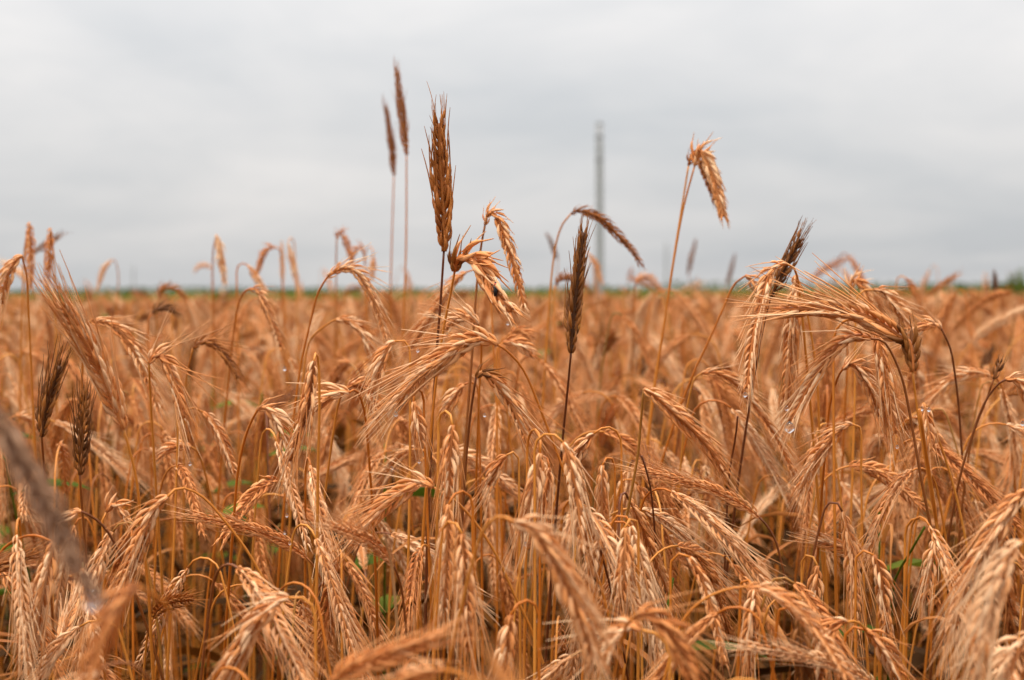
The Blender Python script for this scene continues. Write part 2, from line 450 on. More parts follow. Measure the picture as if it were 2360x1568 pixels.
for i in range(5200):
    x = hr.uniform(-420, 420); hgt = 1.1 + 1.7 * (0.5 + 0.5 * math.sin(x * 0.021 + 1) * math.sin(x * 0.0077)) + (1.6 if x > 60 else 0)
    z = hr.uniform(0, 1) ** 0.7 * hgt; y = 560 + hr.normal(0, 2.5)
    a = unit(hr.normal(0, 1, 3)); b = unit(np.cross(a, hr.normal(0, 1, 3))); s = hr.uniform(0.5, 1.1)
    p = np.array([x, y, max(z, s * 0.3)])
    mb.add([p - a * s, p + b * s * 0.6, p + a * s, p - b * s * 0.6], [(0, 1, 2, 3)], hr.uniform(0, 0.7))
tag(link('far_hedge', mb.mesh('far_hedge', [MAT['leaf_green']])), 'dark green hedge line running along the horizon', 'hedge', kind='stuff')

# ------------------------------------------------------------------ traced rye plants
M_drop, _, _, bs = new_mat('rain water'); bs.inputs['Base Color'].default_value = (1, 1, 1, 1); bs.inputs['Roughness'].default_value = 0.0
bs.inputs['Transmission Weight'].default_value = 1.0; bs.inputs['IOR'].default_value = 1.33

def water_drop(p, size, label, stretch=1.25):
    rings = [(1.0, 0.02), (0.8, 0.22), (0.5, 0.55), (0.1, 0.93), (-0.25, 1.0), (-0.6, 0.8), (-0.85, 0.5), (-0.98, 0.12)]
    S = 14; v = []; f = []
    for z, r in rings:
        for k in range(S):
            a = k * 2 * math.pi / S; v.append([size / 2 * r * math.cos(a), size / 2 * r * math.sin(a), size / 2 * z * stretch])
    for i in range(len(rings) - 1):
        for k in range(S):
            k2 = (k + 1) % S; f.append((i * S + k, (i + 1) * S + k, (i + 1) * S + k2, i * S + k2))
    f.append(tuple(range(S))); f.append(tuple((len(rings) - 1) * S + k for k in range(S))[::-1])
    o = link('water_drop', to_mesh('water_drop', np.array(v), f, np.full(len(v), .5), [M_drop]), loc=p)
    return tag(o, label, 'water drop', 'rain drops on the ears')

HERO_XY = []; HERO_UV = []
def rye(label, mat, aw, d, ear, stem=None, dt=0.0, wid=1.0, stem_mat='stem_orange', flat=0.4, leaf=False, seed=None, split=None, dside=0.0, dark_to=0.0):
    """ear: photo path from neck to tip; stem: photo path from neck downwards; dt: how much the tip lies behind (+) or before (-) the neck"""
    seed = seed if seed is not None else int(abs(ear[0][0] * 7 + ear[0][1] * 13))
    rnd = np.random.default_rng(seed)
    if ear[0] is None: raise ValueError
    n = len(ear); HERO_UV.append((ear[n // 2][0], ear[n // 2][1], d, label))
    e3 = catmull([P(x, y, d + dt * (k / (n - 1)) ** 1.2) for k, (x, y) in enumerate(ear)], 0.002)
    if stem:
        m = len(stem); s0 = e3[0]
        s3 = [s0] + [P(x, y, d + 0.05 * k / m + dside * k / m) for k, (x, y) in enumerate(stem[0:]) if np.linalg.norm(P(x, y, d) - s0) > 0.006]
        s3 = list(catmull(s3, 0.006))
    else:
        sgn = 1 if (seed % 2) else -1
        s3 = crook(e3[0], e3[min(8, len(e3) - 1)] - e3[0], rnd, np.array([sgn * 0.6, 0.7, 0]))
        s3 = list(catmull(s3, 0.006))
    s3 = np.array(down_to_soil(s3, rnd))
    s3 = np.vstack([catmull(s3[:-1], 0.008), s3[-1:]])
    foot = np.array([s3[-1][0], s3[-1][1], 0.0]); HERO_XY.append(foot[:2])
    root = tag(link('rye_plant', None, loc=foot), label, 'rye', 'rye plants in the field')
    mb = MB(); v, f = tube(s3 - foot, stem_radii(s3), 6); mb.add(v, f, 0.5)
    link('stem', mb.mesh('stem', [MAT[stem_mat]]), root)
    # flat=0: rows of grain seen side by side; flat=1.57: seen edge on
    t0 = unit(e3[min(5, len(e3) - 1)] - e3[0]); view = unit(e3[0] - CAM); across = unit(np.cross(t0, view)); dep = np.cross(across, t0)
    ref = across * math.cos(flat) + dep * math.sin(flat)
    if split is None: split = 0.8 <= d <= 1.45
    if split:
        p, nodes = ear_nodes(e3, ref, wid, rnd)
        mb = MB(); v, f = tube(p - foot, 0.0018 * wid, 5); mb.add(v, f, 0.2)
        eo = link('ear', mb.mesh('ear', [MAT[mat]]), root)
        for i, (Mx, k) in enumerate(nodes):
            Mx[:3, 3] -= foot
            link('spikelet', spk_mesh('dark' if i < dark_to * len(nodes) else mat, aw if i >= dark_to * len(nodes) else 'short', k), eo, mat=Matrix(Mx.tolist()))
    else:
        mb = ear_joined(e3 - foot, ref, wid, aw, rnd)
        link('ear', mb.mesh('ear', [MAT[mat]]), root)
    if leaf or rnd.random() < 0.3:
        i = int(len(s3) * rnd.uniform(0.30, 0.4)); v, f = leaf_mesh(s3[i] - foot, rnd); mb = MB(); mb.add(v, f, rnd.uniform(0.2, 0.8))
        link('leaf', mb.mesh('leaf', [MAT['leaf_dry']]), root)
    return e3

S_, B_, K_ = 'straw', 'brown', 'dark'
# -- ears standing out against the sky
rye('tall upright brown rye ear with fine bristles, grains in two plaited rows', B_, 'tight', 1.10, [(1023,580),(1022,480),(1016,380),(1012,285)], [(1023,580),(1015,700),(1005,830),(995,1000)], wid=1.3, stem_mat='stem_dark', flat=0.15)
rye('tallest upright brown ear, blurred, right of its thin blurred twin', B_, 'tight', 1.75, [(937,358),(930,290),(921,220),(915,165)], [(937,358),(936,560),(930,740)], wid=0.85, flat=1.2)
rye('thin upright brown ear, blurred, left of the tallest ear', B_, 'tight', 2.0, [(908,405),(904,350),(896,290),(888,245)], [(908,405),(903,560),(900,690)], wid=0.8, flat=1.3)
rye('dark upright rye ear with long bristles in front of the tall grey pole', K_, 'tight', 1.12, [(1316,814),(1322,720),(1334,620),(1344,536)], [(1316,814),(1308,900),(1298,1000)], wid=1.0, stem_mat='stem_dark', flat=1.35)
rye('slender ear folded over on a dark stalk, hanging beside the tall brown ear', S_, 'short', 1.2, [(1118,518),(1122,496),(1134,490),(1150,510),(1175,580),(1195,650),(1209,708)], [(1118,518),(1107,580),(1097,680),(1085,860),(1070,1050)], wid=0.85, stem_mat='stem_dark', flat=0.9)
e_beetle = rye('thick curled brown-topped ear with a black beetle on it', S_, 'short', 1.06, [(1048,625),(1052,603),(1070,592),(1095,603),(1120,640),(1145,680),(1178,718)], [(1048,625),(1038,680),(1022,760),(1005,880),(992,1010)], dt=-0.03, wid=1.4, flat=1.1, dark_to=0.1)
rye('golden ear arched over sideways in front of the tall grey pole', B_, 'short', 1.5, [(1316,493),(1332,485),(1353,491),(1382,503),(1422,540),(1458,579),(1476,608)], [(1316,493),(1295,520),(1280,570),(1270,650),(1262,760)], wid=0.8, flat=1.0, seed=5)
rye('folded ear hanging to the right, highest of two on paired thin stalks', S_, 'short', 1.38, [(1601,382),(1604,358),(1616,348),(1632,378),(1650,430),(1668,500)], [(1601,382),(1575,480),(1553,600),(1535,720),(1515,850)], wid=1.15, flat=0.8)
rye('small clumped ear tucked behind the folded ear on paired thin stalks', B_, 'short', 1.41, [(1587,381),(1592,364),(1606,362),(1622,388),(1640,436),(1650,468)], [(1587,381),(1568,500),(1552,600),(1533,730),(1512,860)], wid=0.85, flat=0.6)
rye('arching ear on a long curved orange stalk, bowed to the right', S_, 'mid', 1.28, [(755,638),(778,622),(804,618),(831,638),(854,678),(874,724),(890,777)], [(755,638),(732,678),(712,757),(692,850),(675,976)], wid=0.85, flat=1.2)
rye('dark ear slanting up to the right behind a pale drooping ear', K_, 'tight', 1.18, [(1777,685),(1797,640),(1820,595),(1841,550)], [(1777,685),(1762,740),(1745,830)], wid=0.95, stem_mat='stem_dark', flat=1.1)
rye('pale drooping ear hooked over the dark slanting ear', S_, 'mid', 1.12, [(1812,608),(1784,616),(1765,658),(1749,718),(1735,784),(1722,895)], [(1812,608),(1832,622),(1842,665),(1850,740)], wid=0.9, flat=0.7, dt=-0.02)
rye('long limp ear hanging straight down beside a broad orange stalk', S_, 'mid', 1.16, [(1833,636),(1831,685),(1826,751),(1821,817),(1815,900),(1809,935)], [(1833,636),(1838,628),(1846,660),(1861,724),(1874,800),(1884,883),(1888,983)], wid=0.95, flat=0.5, dt=0.02)
rye('big ear bent flat to the left with a dark knee and long bristles', S_, 'long', 1.04, [(2103,857),(2101,817),(2094,789),(2073,777),(2037,751),(1997,731),(1951,718),(1898,713),(1848,713),(1800,715)], [(2103,857),(2115,950),(2140,1103),(2160,1223),(2176,1362),(2192,1541)], wid=1.25, flat=1.1, seed=41, dark_to=0.22)
e_big = rye('bowed ear with a large water drop at its tip', S_, 'mid', 1.06, [(2007,781),(1980,774),(1951,781),(1921,807),(1891,850),(1861,896),(1838,943),(1821,972)], [(2007,781),(2040,790),(2075,860),(2095,944),(2123,1103),(2143,1203)], wid=1.0, stem_mat='stem_dark', flat=1.2)
rye('short curled ear on a thin stalk behind the big flat-bent ear', S_, 'short', 1.4, [(1961,665),(1962,648),(1972,646),(1988,662),(2007,704)], [(1961,665),(1954,751),(1952,850),(1947,950)], wid=1.0, flat=0.9)
rye('pale ear curving down to the dark knee of the big bent ear', S_, 'mid', 1.3, [(2014,668),(2033,671),(2057,698),(2076,721),(2093,764)], None, wid=0.95, flat=0.6)
rye('small ear nodding left on a dark arching stalk', S_, 'mid', 1.22, [(2169,757),(2153,747),(2129,754),(2106,767)], [(2169,757),(2189,800),(2199,850),(2209,933),(2215,1016)], wid=0.9, stem_mat='stem_dark')
# -- blurred ears along the skyline
rye('straight blurred ear hanging beside another above the left skyline, the taller', S_, 'short', 1.7, [(68,513),(69,560),(70,610),(70,662)], [(68,513),(62,520),(56,580),(52,680)], wid=0.85)
rye('straight blurred ear above the left skyline, the shorter of two side by side', S_, 'short', 1.65, [(116,526),(114,570),(111,620),(108,664)], [(116,526),(121,534),(125,600),(127,690)], wid=0.8, seed=2)
rye('dark little ear slanting up across the two straight blurred ears', K_, 'mid', 1.9, [(78,584),(95,571),(115,558),(134,546)], [(78,584),(66,600),(60,640),(60,700)], wid=0.7)
rye('drooping ear at the field’s left, its grains turned to the camera', S_, 'mid', 1.3, [(50,589),(36,602),(22,624),(10,660),(2,700)], [(50,589),(56,594),(62,640),(66,720)], wid=1.0, flat=0.3)
rye('thin far ear hooked over on a faint stalk above the left skyline', S_, 'short', 2.4, [(258,600),(247,610),(238,624),(231,645),(224,667)], [(258,600),(266,602),(273,635),(271,680)], wid=0.75)
rye('low far ear curled in a tight arc at the left skyline', B_, 'short', 1.9, [(365,690),(372,668),(394,662),(415,674),(428,690)], [(365,690),(362,720),(360,760)], wid=0.8)
rye('far ear drooping right just beyond the tight arc', S_, 'mid', 2.0, [(420,682),(430,692),(441,708),(449,730)], None, wid=0.8)
rye('blurred knobbly ear hanging from a hooked stalk, alone above the skyline', S_, 'short', 1.9, [(499,541),(505,568),(508,592),(513,620),(517,650)], [(499,541),(495,545),(491,580),(490,630),(491,703)], wid=0.9)
rye('faint far ear curled over near the knobbly hanging ear', S_, 'short', 3.0, [(487,618),(474,612),(460,614),(450,624)], None, wid=0.8)
rye('blurred ear hooked over to the left, high on the skyline', S_, 'short', 2.0, [(638,572),(624,570),(610,582),(600,606),(590,634)], [(638,572),(647,582),(650,642),(652,700)], wid=0.8)
rye('blurred ear dropping to the right under the hooked one', S_, 'short', 1.8, [(571,611),(580,624),(592,644),(611,670)], None, wid=0.8)
rye('dark-backed blurred ear lying in a low arc', K_, 'short', 1.6, [(350,722),(360,713),(377,709),(394,714),(407,724)], None, wid=0.85)
rye('long blurred ear arching right on a rounded stalk', S_, 'mid', 1.42, [(575,666),(592,669),(607,696),(625,736),(647,800)], [(575,666),(560,677),(545,720),(535,800)], wid=0.8)
rye('sickle-shaped ear with dark underside and round-bent stalk', B_, 'mid', 1.36, [(445,803),(466,788),(495,796),(524,826),(549,872)], [(445,803),(437,815),(430,870),(426,950)], wid=0.85)
rye('fan-headed pale ear spreading as it bends over', S_, 'long', 1.18, [(343,838),(352,822),(366,818),(382,833),(404,887),(422,965)], [(343,838),(346,900),(352,1000)], wid=1.05)
rye('upright thin ear faint among the skyline ears', S_, 'short', 2.5, [(652,648),(651,620),(650,590),(649,562)], None, wid=0.7)
rye('far thin ear drooping to the right beside the faint thin one', S_, 'short', 2.2, [(665,562),(670,585),(677,618),(688,668)], None, wid=0.8)
rye('far ear with a round curled head, right of its stalk', S_, 'short', 1.95, [(776,552),(778,540),(788,541),(797,556),(805,580),(812,604)], [(776,552),(775,590),(775,640)], wid=0.8)
rye('far ear bending left with a round crook', S_, 'short', 2.0, [(838,586),(834,573),(824,573),(815,586),(809,604)], [(838,586),(842,620),(845,680)], wid=0.8)
rye('short far ear hanging straight on the skyline beside the arching ear', S_, 'short', 2.2, [(861,589),(860,604),(858,621),(857,640)], None, wid=0.8)
rye('faint upright ear leaning right, far beyond the paired thin stalks', K_, 'short', 3.5, [(1585,633),(1590,610),(1596,585),(1603,558)], [(1585,633),(1590,644),(1596,670)], wid=0.9)
rye('fainter leaning ear beyond, farthest of the leaning skyline ears', K_, 'short', 4.0, [(1675,659),(1681,638),(1687,615),(1693,590)], [(1675,659),(1676,680)], wid=0.9)
rye('blurred ear in a round arc left of the paired thin stalks', S_, 'short', 2.0, [(1465,654),(1471,644),(1484,638),(1502,645),(1527,672)], [(1465,654),(1462,670),(1460,720)], wid=0.8)
rye('ear stub nodding at the end of a long sweeping stalk', S_, 'short', 1.3, [(1718,636),(1726,638),(1735,650),(1746,668)], [(1718,636),(1706,640),(1690,659),(1661,724),(1632,789),(1606,843)], wid=0.85)
rye('blurred ear dropping beside the foot of the tall grey pole', S_, 'short', 2.4, [(1354,583),(1362,593),(1374,612),(1387,650)], None, wid=0.8)
rye('faint dark ear near the skyline left of the dark upright ear', K_, 'short', 2.8, [(1285,600),(1280,585),(1272,565),(1263,543)], [(1285,600),(1284,640),(1282,700)], wid=0.8)
rye('low blurred ear arched behind the dark upright ear', B_, 'short', 1.8, [(1280,658),(1287,646),(1300,640),(1321,642),(1345,660)], None, wid=0.8)
rye('blurred ear leaning down to the right near the far bushes', S_, 'short', 1.9, [(2088,641),(2097,652),(2108,672),(2123,706)], None, wid=0.8)
rye('ear slanting up to the right in front of the far bushes', B_, 'mid', 2.2, [(2136,681),(2155,668),(2178,652),(2199,638)], None, wid=0.75)
rye('thin dark upright ear by the young tree-like bush', K_, 'short', 2.3, [(2294,690),(2294,672),(2293,650),(2292,630)], None, wid=0.75)
# -- the sharp middle of the picture
rye('big pale ear slanting up to the left with a comb of bristles', S_, 'long', 0.99, [(285,988),(266,935),(240,870),(205,800),(170,745),(150,712)], [(286,990),(314,1103),(326,1223),(342,1362),(350,1509)], wid=1.2, flat=0.5, dt=-0.03)
rye('grey-brown ear bowing right behind the comb of bristles', S_, 'mid', 1.28, [(209,741),(245,743),(278,765),(312,812),(340,870),(365,935)], [(209,741),(196,760),(190,850)], wid=0.95, flat=1.3)
rye('dark upright ear low among pale bristles at the left', K_, 'mid', 1.1, [(96,1007),(102,955),(118,900),(138,844)], [(96,1007),(100,1060),(105,1150)], wid=1.0, stem_mat='stem_dark', flat=1.2)
rye('dark upright ear standing next to the big pale slanting one', K_, 'mid', 1.12, [(184,1095),(187,1040),(191,980),(195,916)], [(184,1095),(190,1180),(200,1300)], wid=0.95, stem_mat='stem_dark', flat=0.9)
rye('pale hanging ear with open husks on a straight orange stalk', S_, 'long', 1.02, [(723,832),(717,883),(707,949),(688,1000),(668,1062)], [(723,832),(729,812),(735,850),(736,960),(733,1080),(731,1250)], wid=0.95, flat=0.2)
rye('short plump ear nodding left behind the straight orange stalk', S_, 'mid', 1.06, [(804,905),(780,903),(755,915),(732,932)], [(804,905),(822,900),(840,950),(850,1050)], wid=1.0, flat=1.0)
rye('ear arched over to the right just above the short plump one', S_, 'mid', 1.15, [(796,897),(821,883),(844,900),(859,930),(866,965)], [(796,897),(780,930),(765,1020)], wid=0.9)
rye('ear with twisted neck nodding right under the arching ear', S_, 'mid', 1.35, [(775,737),(798,737),(828,757),(847,790),(861,840)], [(775,737),(760,744),(725,771),(708,804),(695,900)], wid=0.85)
rye('plaited ear hanging to the left, left of the long slanting ear', S_, 'mid', 1.12, [(910,787),(898,797),(884,820),(870,862),(857,905)], None, wid=1.0, flat=0.3)
rye('long slanting ear drooping left from a curved golden stalk', S_, 'long', 1.03, [(1145,794),(1112,781),(1069,794),(1023,824),(980,853),(940,898),(908,936)], [(1145,794),(1162,804),(1195,836),(1220,880),(1250,955),(1290,1060),(1340,1200),(1390,1370)], wid=1.2, flat=0.6)
rye('long blurred ear slanting down left behind the tall brown ear’s stalk', S_, 'long', 1.4, [(1073,628),(1046,651),(1013,704),(980,746),(947,800)], None, wid=0.95)
rye('spiky short ear curled left behind the tall brown ear’s stalk', S_, 'mid', 1.2, [(1102,747),(1083,731),(1046,735),(1028,760)], [(1102,747),(1110,790),(1105,900)], wid=0.95)
rye('ear with a black crown bent over on a dark stalk', S_, 'long', 1.05, [(1097,870),(1108,858),(1130,868),(1155,896),(1179,933),(1202,983),(1220,1030)], [(1097,870),(1085,950),(1075,1050),(1065,1200)], wid=0.98, stem_mat='stem_dark', flat=1.0, dark_to=0.13)
rye('ear leaning down left in the shade of the black-crowned one', S_, 'short', 1.25, [(1069,887),(1056,900),(1043,920),(1022,952)], None, wid=0.9)
rye('narrow pale ear hanging straight under the long slanting ear', S_, 'mid', 1.1, [(953,926),(957,948),(963,975),(969,1015)], None, wid=0.95)
rye('brown-shaded ear lying behind the neck of the long slanting ear', S_, 'short', 1.3, [(1160,790),(1178,787),(1203,797),(1228,815)], None, wid=0.95)
rye('another small ear nodding just above it', S_, 'short', 1.4, [(1172,772),(1190,762),(1212,768),(1226,786)], None, wid=0.85)
rye('narrow ear stretching down to the right to a pale pointed tip', S_, 'mid', 1.0, [(1484,897),(1510,912),(1545,945),(1590,985),(1635,1035),(1668,1088)], [(1484,897),(1478,960),(1471,1043),(1455,1135),(1440,1215),(1420,1330)], wid=0.9, stem_mat='stem_green', flat=1.1)
rye('long blurred ear arching far down to the right', S_, 'mid', 1.28, [(1615,862),(1650,860),(1695,885),(1745,945),(1790,1010),(1835,1105)], [(1615,862),(1598,880),(1580,960),(1570,1060)], wid=0.9, flat=1.2)
rye('bowed ear with dark crest below the drop-tipped ear', S_, 'long', 1.12, [(1942,852),(1952,840),(1966,839),(1984,856),(2006,895),(2030,960)], [(1942,852),(1931,870),(1914,926),(1904,1016)], wid=0.95)
rye('bunch-like pale ear hanging below the big bent ear, bristles splayed', S_, 'long', 1.1, [(2020,768),(2030,810),(2038,860),(2046,905),(2062,1000)], None, wid=1.0, flat=0.2)
rye('blurred grey ear lying in a long low arch at the right', S_, 'mid', 1.4, [(2282,867),(2249,859),(2202,870),(2163,903),(2141,930)], [(2282,867),(2300,875),(2320,930),(2330,1020)], wid=0.9)
rye('small dark ear pointing up to the right above the low arch', K_, 'short', 1.75, [(2259,850),(2268,836),(2278,820),(2290,802)], None, wid=0.85)
rye('ear nodding right at the end of two crossing stalks', S_, 'mid', 1.15, [(2318,875),(2336,872),(2354,890),(2372,925)], [(2318,875),(2296,890),(2262,944),(2222,1063),(2203,1143)], wid=0.95, stem_mat='stem_dark')
rye('tiny broken ear tip crossing above the two stalks', K_, 'short', 1.2, [(2290,874),(2296,858),(2303,838)], [(2290,874),(2270,930),(2240,1010),(2225,1100)], wid=0.7, stem_mat='stem_dark')
rye('smooth ear sweeping down left on an arched stalk at the right', S_, 'mid', 1.15, [(1964,978),(1946,982),(1922,1002),(1892,1040),(1868,1078),(1842,1135)], None, wid=0.9)
rye('plump ear with a bright crown nodding right on a golden stalk', S_, 'short', 1.04, [(594,944),(610,938),(630,957),(646,985),(660,1030)], [(594,944),(578,975),(562,1020),(548,1090),(540,1180)], wid=1.0, flat=0.6)
rye('thin ear hanging down right near the plump bright-crowned one', S_, 'short', 1.2, [(468,950),(485,965),(505,1000),(525,1050),(540,1090)], None, wid=0.85)
rye('narrow ear lying in a flat arch left of the golden stalk', S_, 'short', 1.25, [(440,1030),(415,1028),(390,1036),(368,1056)], [(440,1030),(460,1050),(480,1120)], wid=0.85)
rye('tall narrow ear hanging upright-straight with long parallel bristles', S_, 'long', 0.97, [(1043,980),(1038,1030),(1034,1085),(1031,1150)], None, wid=0.95, flat=0.25, seed=18)
rye('long pale ear hanging right beneath the narrow straight one', S_, 'long', 0.93, [(1034,1163),(1030,1225),(1027,1300),(1023,1400)], None, wid=0.98, flat=0.35, seed=19)
rye('golden ear nodding left on a long diagonal orange stalk', S_, 'mid', 0.98, [(998,1123),(972,1111),(932,1131),(888,1167),(848,1203),(815,1238)], [(998,1123),(1050,1155),(1097,1207),(1145,1282),(1185,1370),(1225,1453),(1264,1565)], wid=1.0, flat=0.9)
rye('ear with gaping dark husks hanging beside a pale one', S_, 'long', 0.98, [(1245,1045),(1234,1100),(1219,1165),(1205,1225)], None, wid=1.05, flat=0.1)
rye('small ear tucked behind the ear with gaping husks', S_, 'mid', 1.05, [(1266,1078),(1262,1110),(1254,1150),(1248,1190)], None, wid=0.9)
rye('long pale ear trailing bristles down the middle of the crop', S_, 'long', 0.96, [(1298,1020),(1312,1056),(1328,1123),(1337,1203),(1345,1275)], None, wid=0.95, flat=1.2)
rye('neat small ear with beaded grains hanging straight', S_, 'mid', 1.12, [(1388,1073),(1388,1110),(1387,1150),(1385,1195)], None, wid=0.95, flat=0.15)
rye('beaded ear hanging below the greenish stalk', S_, 'mid', 0.94, [(1440,1217),(1440,1265),(1437,1320),(1429,1380)], None, wid=0.95, flat=0.15, seed=77)
rye('short ear fanning left with curled grains', S_, 'mid', 1.12, [(1166,1050),(1152,1066),(1138,1090),(1126,1118)], None, wid=0.95)
rye('small ear leaning down left beside the trailing pale one', S_, 'short', 1.1, [(1368,1000),(1350,1016),(1335,1038),(1322,1062)], None, wid=0.9)
rye('pale ear drooping left from a hooped golden stalk', S_, 'long', 0.97, [(386,1145),(362,1163),(340,1199),(320,1258),(297,1312),(272,1362)], [(386,1145),(406,1126),(438,1129),(478,1155),(529,1215),(577,1282),(621,1362)], wid=0.98, flat=0.7)
rye('broken stub of an ear with three husks on a maroon stalk', S_, 'short', 1.0, [(187,1179),(175,1181),(160,1188)], [(187,1179),(223,1199),(259,1243),(302,1342)], wid=0.75, stem_mat='stem_dark')
rye('small curled ear low beside the maroon stalk', S_, 'short', 1.1, [(246,1180),(254,1164),(272,1166),(290,1195)], None, wid=0.85)
rye('ear hanging with a spray of straight bristles to the left', S_, 'long', 0.95, [(123,1250),(115,1284),(99,1362),(82,1441),(70,1500)], [(123,1250),(112,1238),(80,1234),(40,1243),(0,1274),(-30,1340)], wid=1.0, flat=0.4)
# -- the lower edge, close to the lens
e_near = rye('large blurred ear very close, slanting across with a drop at its tip', 'grey', 'short', 0.50, [(-60,890),(0,976),(52,1063),(119,1191),(171,1294),(215,1372)], [(-60,890),(-130,830),(-200,900),(-260,1100)], wid=0.85, flat=1.2)
rye('blurred pale-backed ear drooping left under the close slanting ear', S_, 'mid', 0.60, [(322,1352),(285,1372),(250,1436),(224,1500),(196,1580)], [(322,1352),(350,1345),(385,1400),(400,1500)], wid=0.9, flat=1.1)
rye('plaited ear with pale crown leaning left near the ground', S_, 'mid', 0.84, [(665,1378),(640,1384),(598,1424),(558,1489),(517,1565),(490,1610)], None, wid=1.0, flat=0.8)
rye('large soft-focus ear bending right, its grains in broad rows', S_, 'mid', 0.74, [(1185,1203),(1222,1212),(1256,1250),(1288,1302),(1320,1370),(1348,1441),(1370,1520)], [(1185,1203),(1150,1190),(1110,1230),(1080,1330)], wid=1.08, flat=0.9)
rye('soft-focus ear arching right close by the large one', S_, 'mid', 0.74, [(1460,1424),(1490,1414),(1528,1440),(1560,1484),(1585,1535),(1610,1600)], [(1460,1424),(1440,1450),(1420,1540)], wid=1.0, flat=1.0)
rye('small dark-ridged ear curling left against the soft-focus arch', S_, 'long', 0.80, [(1478,1452),(1455,1443),(1430,1453),(1410,1480),(1396,1525)], None, wid=0.85, flat=1.2)
rye('blurred ear lying almost level near the ground', S_, 'mid', 0.70, [(760,1572),(815,1537),(874,1517),(940,1496),(1004,1472)], [(760,1572),(735,1590),(700,1660)], wid=0.9, flat=1.2)
rye('ear hanging among long straight bristles left of the orange diagonal stalk', S_, 'long', 0.88, [(1065,1231),(1069,1302),(1073,1392),(1077,1490)], None, wid=1.0, flat=0.3)
rye('short grey ear hanging low with a tapered crown', S_, 'mid', 0.86, [(1177,1418),(1170,1470),(1160,1540),(1152,1600)], None, wid=0.95, flat=0.4)
rye('ear with gaping dark gap at its neck, on a hooped stalk', S_, 'mid', 0.90, [(1952,1433),(1924,1438),(1905,1478),(1893,1530),(1886,1590)], [(1952,1433),(1976,1434),(2000,1457),(2035,1509),(2067,1565)], wid=1.0, flat=0.3)
rye('ear drooping right next to the hooped stalk', S_, 'mid', 0.92, [(1995,1452),(2012,1462),(2040,1500),(2070,1555),(2085,1600)], None, wid=0.9)
rye('grey dark-flecked ear hanging straight near the ground', K_, 'mid', 0.88, [(1840,1420),(1844,1461),(1850,1511),(1856,1580)], None, wid=1.0, flat=0.2)
rye('slim pale ear hanging from a tiny hook', S_, 'mid', 0.95, [(1738,1358),(1734,1402),(1729,1461),(1724,1541)], None, wid=0.95, flat=0.6)
rye('ear with orange-tinted grains hanging below a level ear', S_, 'mid', 1.0, [(2014,1280),(2030,1330),(2038,1390),(2043,1461)], None, wid=0.95, flat=0.2)
rye('level blurred ear pointing left above the orange-tinted one', S_, 'mid', 1.18, [(2011,1290),(1976,1274),(1928,1258),(1880,1245)], None, wid=0.95)
rye('faint slim ear hanging left of the level ear', S_, 'short', 1.1, [(1884,1304),(1881,1345),(1876,1385),(1868,1425)], None, wid=0.9)
rye('smooth thin ear trailing down right in one long curve', S_, 'short', 0.96, [(1590,1284),(1612,1322),(1633,1380),(1655,1455),(1670,1530)], None, wid=0.8, flat=1.4)
rye('large ear with combed bristles hanging at the field’s right', S_, 'long', 0.74, [(2352,1250),(2328,1272),(2303,1326),(2280,1402),(2262,1481),(2248,1570)], None, wid=1.05, flat=0.6)
rye('long ear drooping left over the large combed ear', S_, 'long', 0.88, [(2368,1130),(2332,1160),(2290,1228),(2250,1298),(2220,1365),(2197,1450)], None, wid=1.0, flat=0.7)
rye('curled ear with dark ridges beside the large combed ear, low down', S_, 'long', 0.78, [(2375,1462),(2340,1488),(2312,1540),(2295,1610)], None, wid=0.95, flat=0.8)
rye('small pale ear with upturned husks hanging by two orange stalks', S_, 'mid', 1.02, [(2152,1246),(2146,1290),(2139,1330),(2133,1374)], None, wid=0.85, flat=0.5)
rye('ear on the second orange stalk, hanging hidden behind the dark knee', S_, 'mid', 1.14, [(2128,930),(2134,960),(2140,1000),(2146,1040)], [(2128,930),(2140,945),(2160,1005),(2183,1071),(2211,1175),(2238,1310)], wid=0.85)

print('traced', len(HERO_XY))

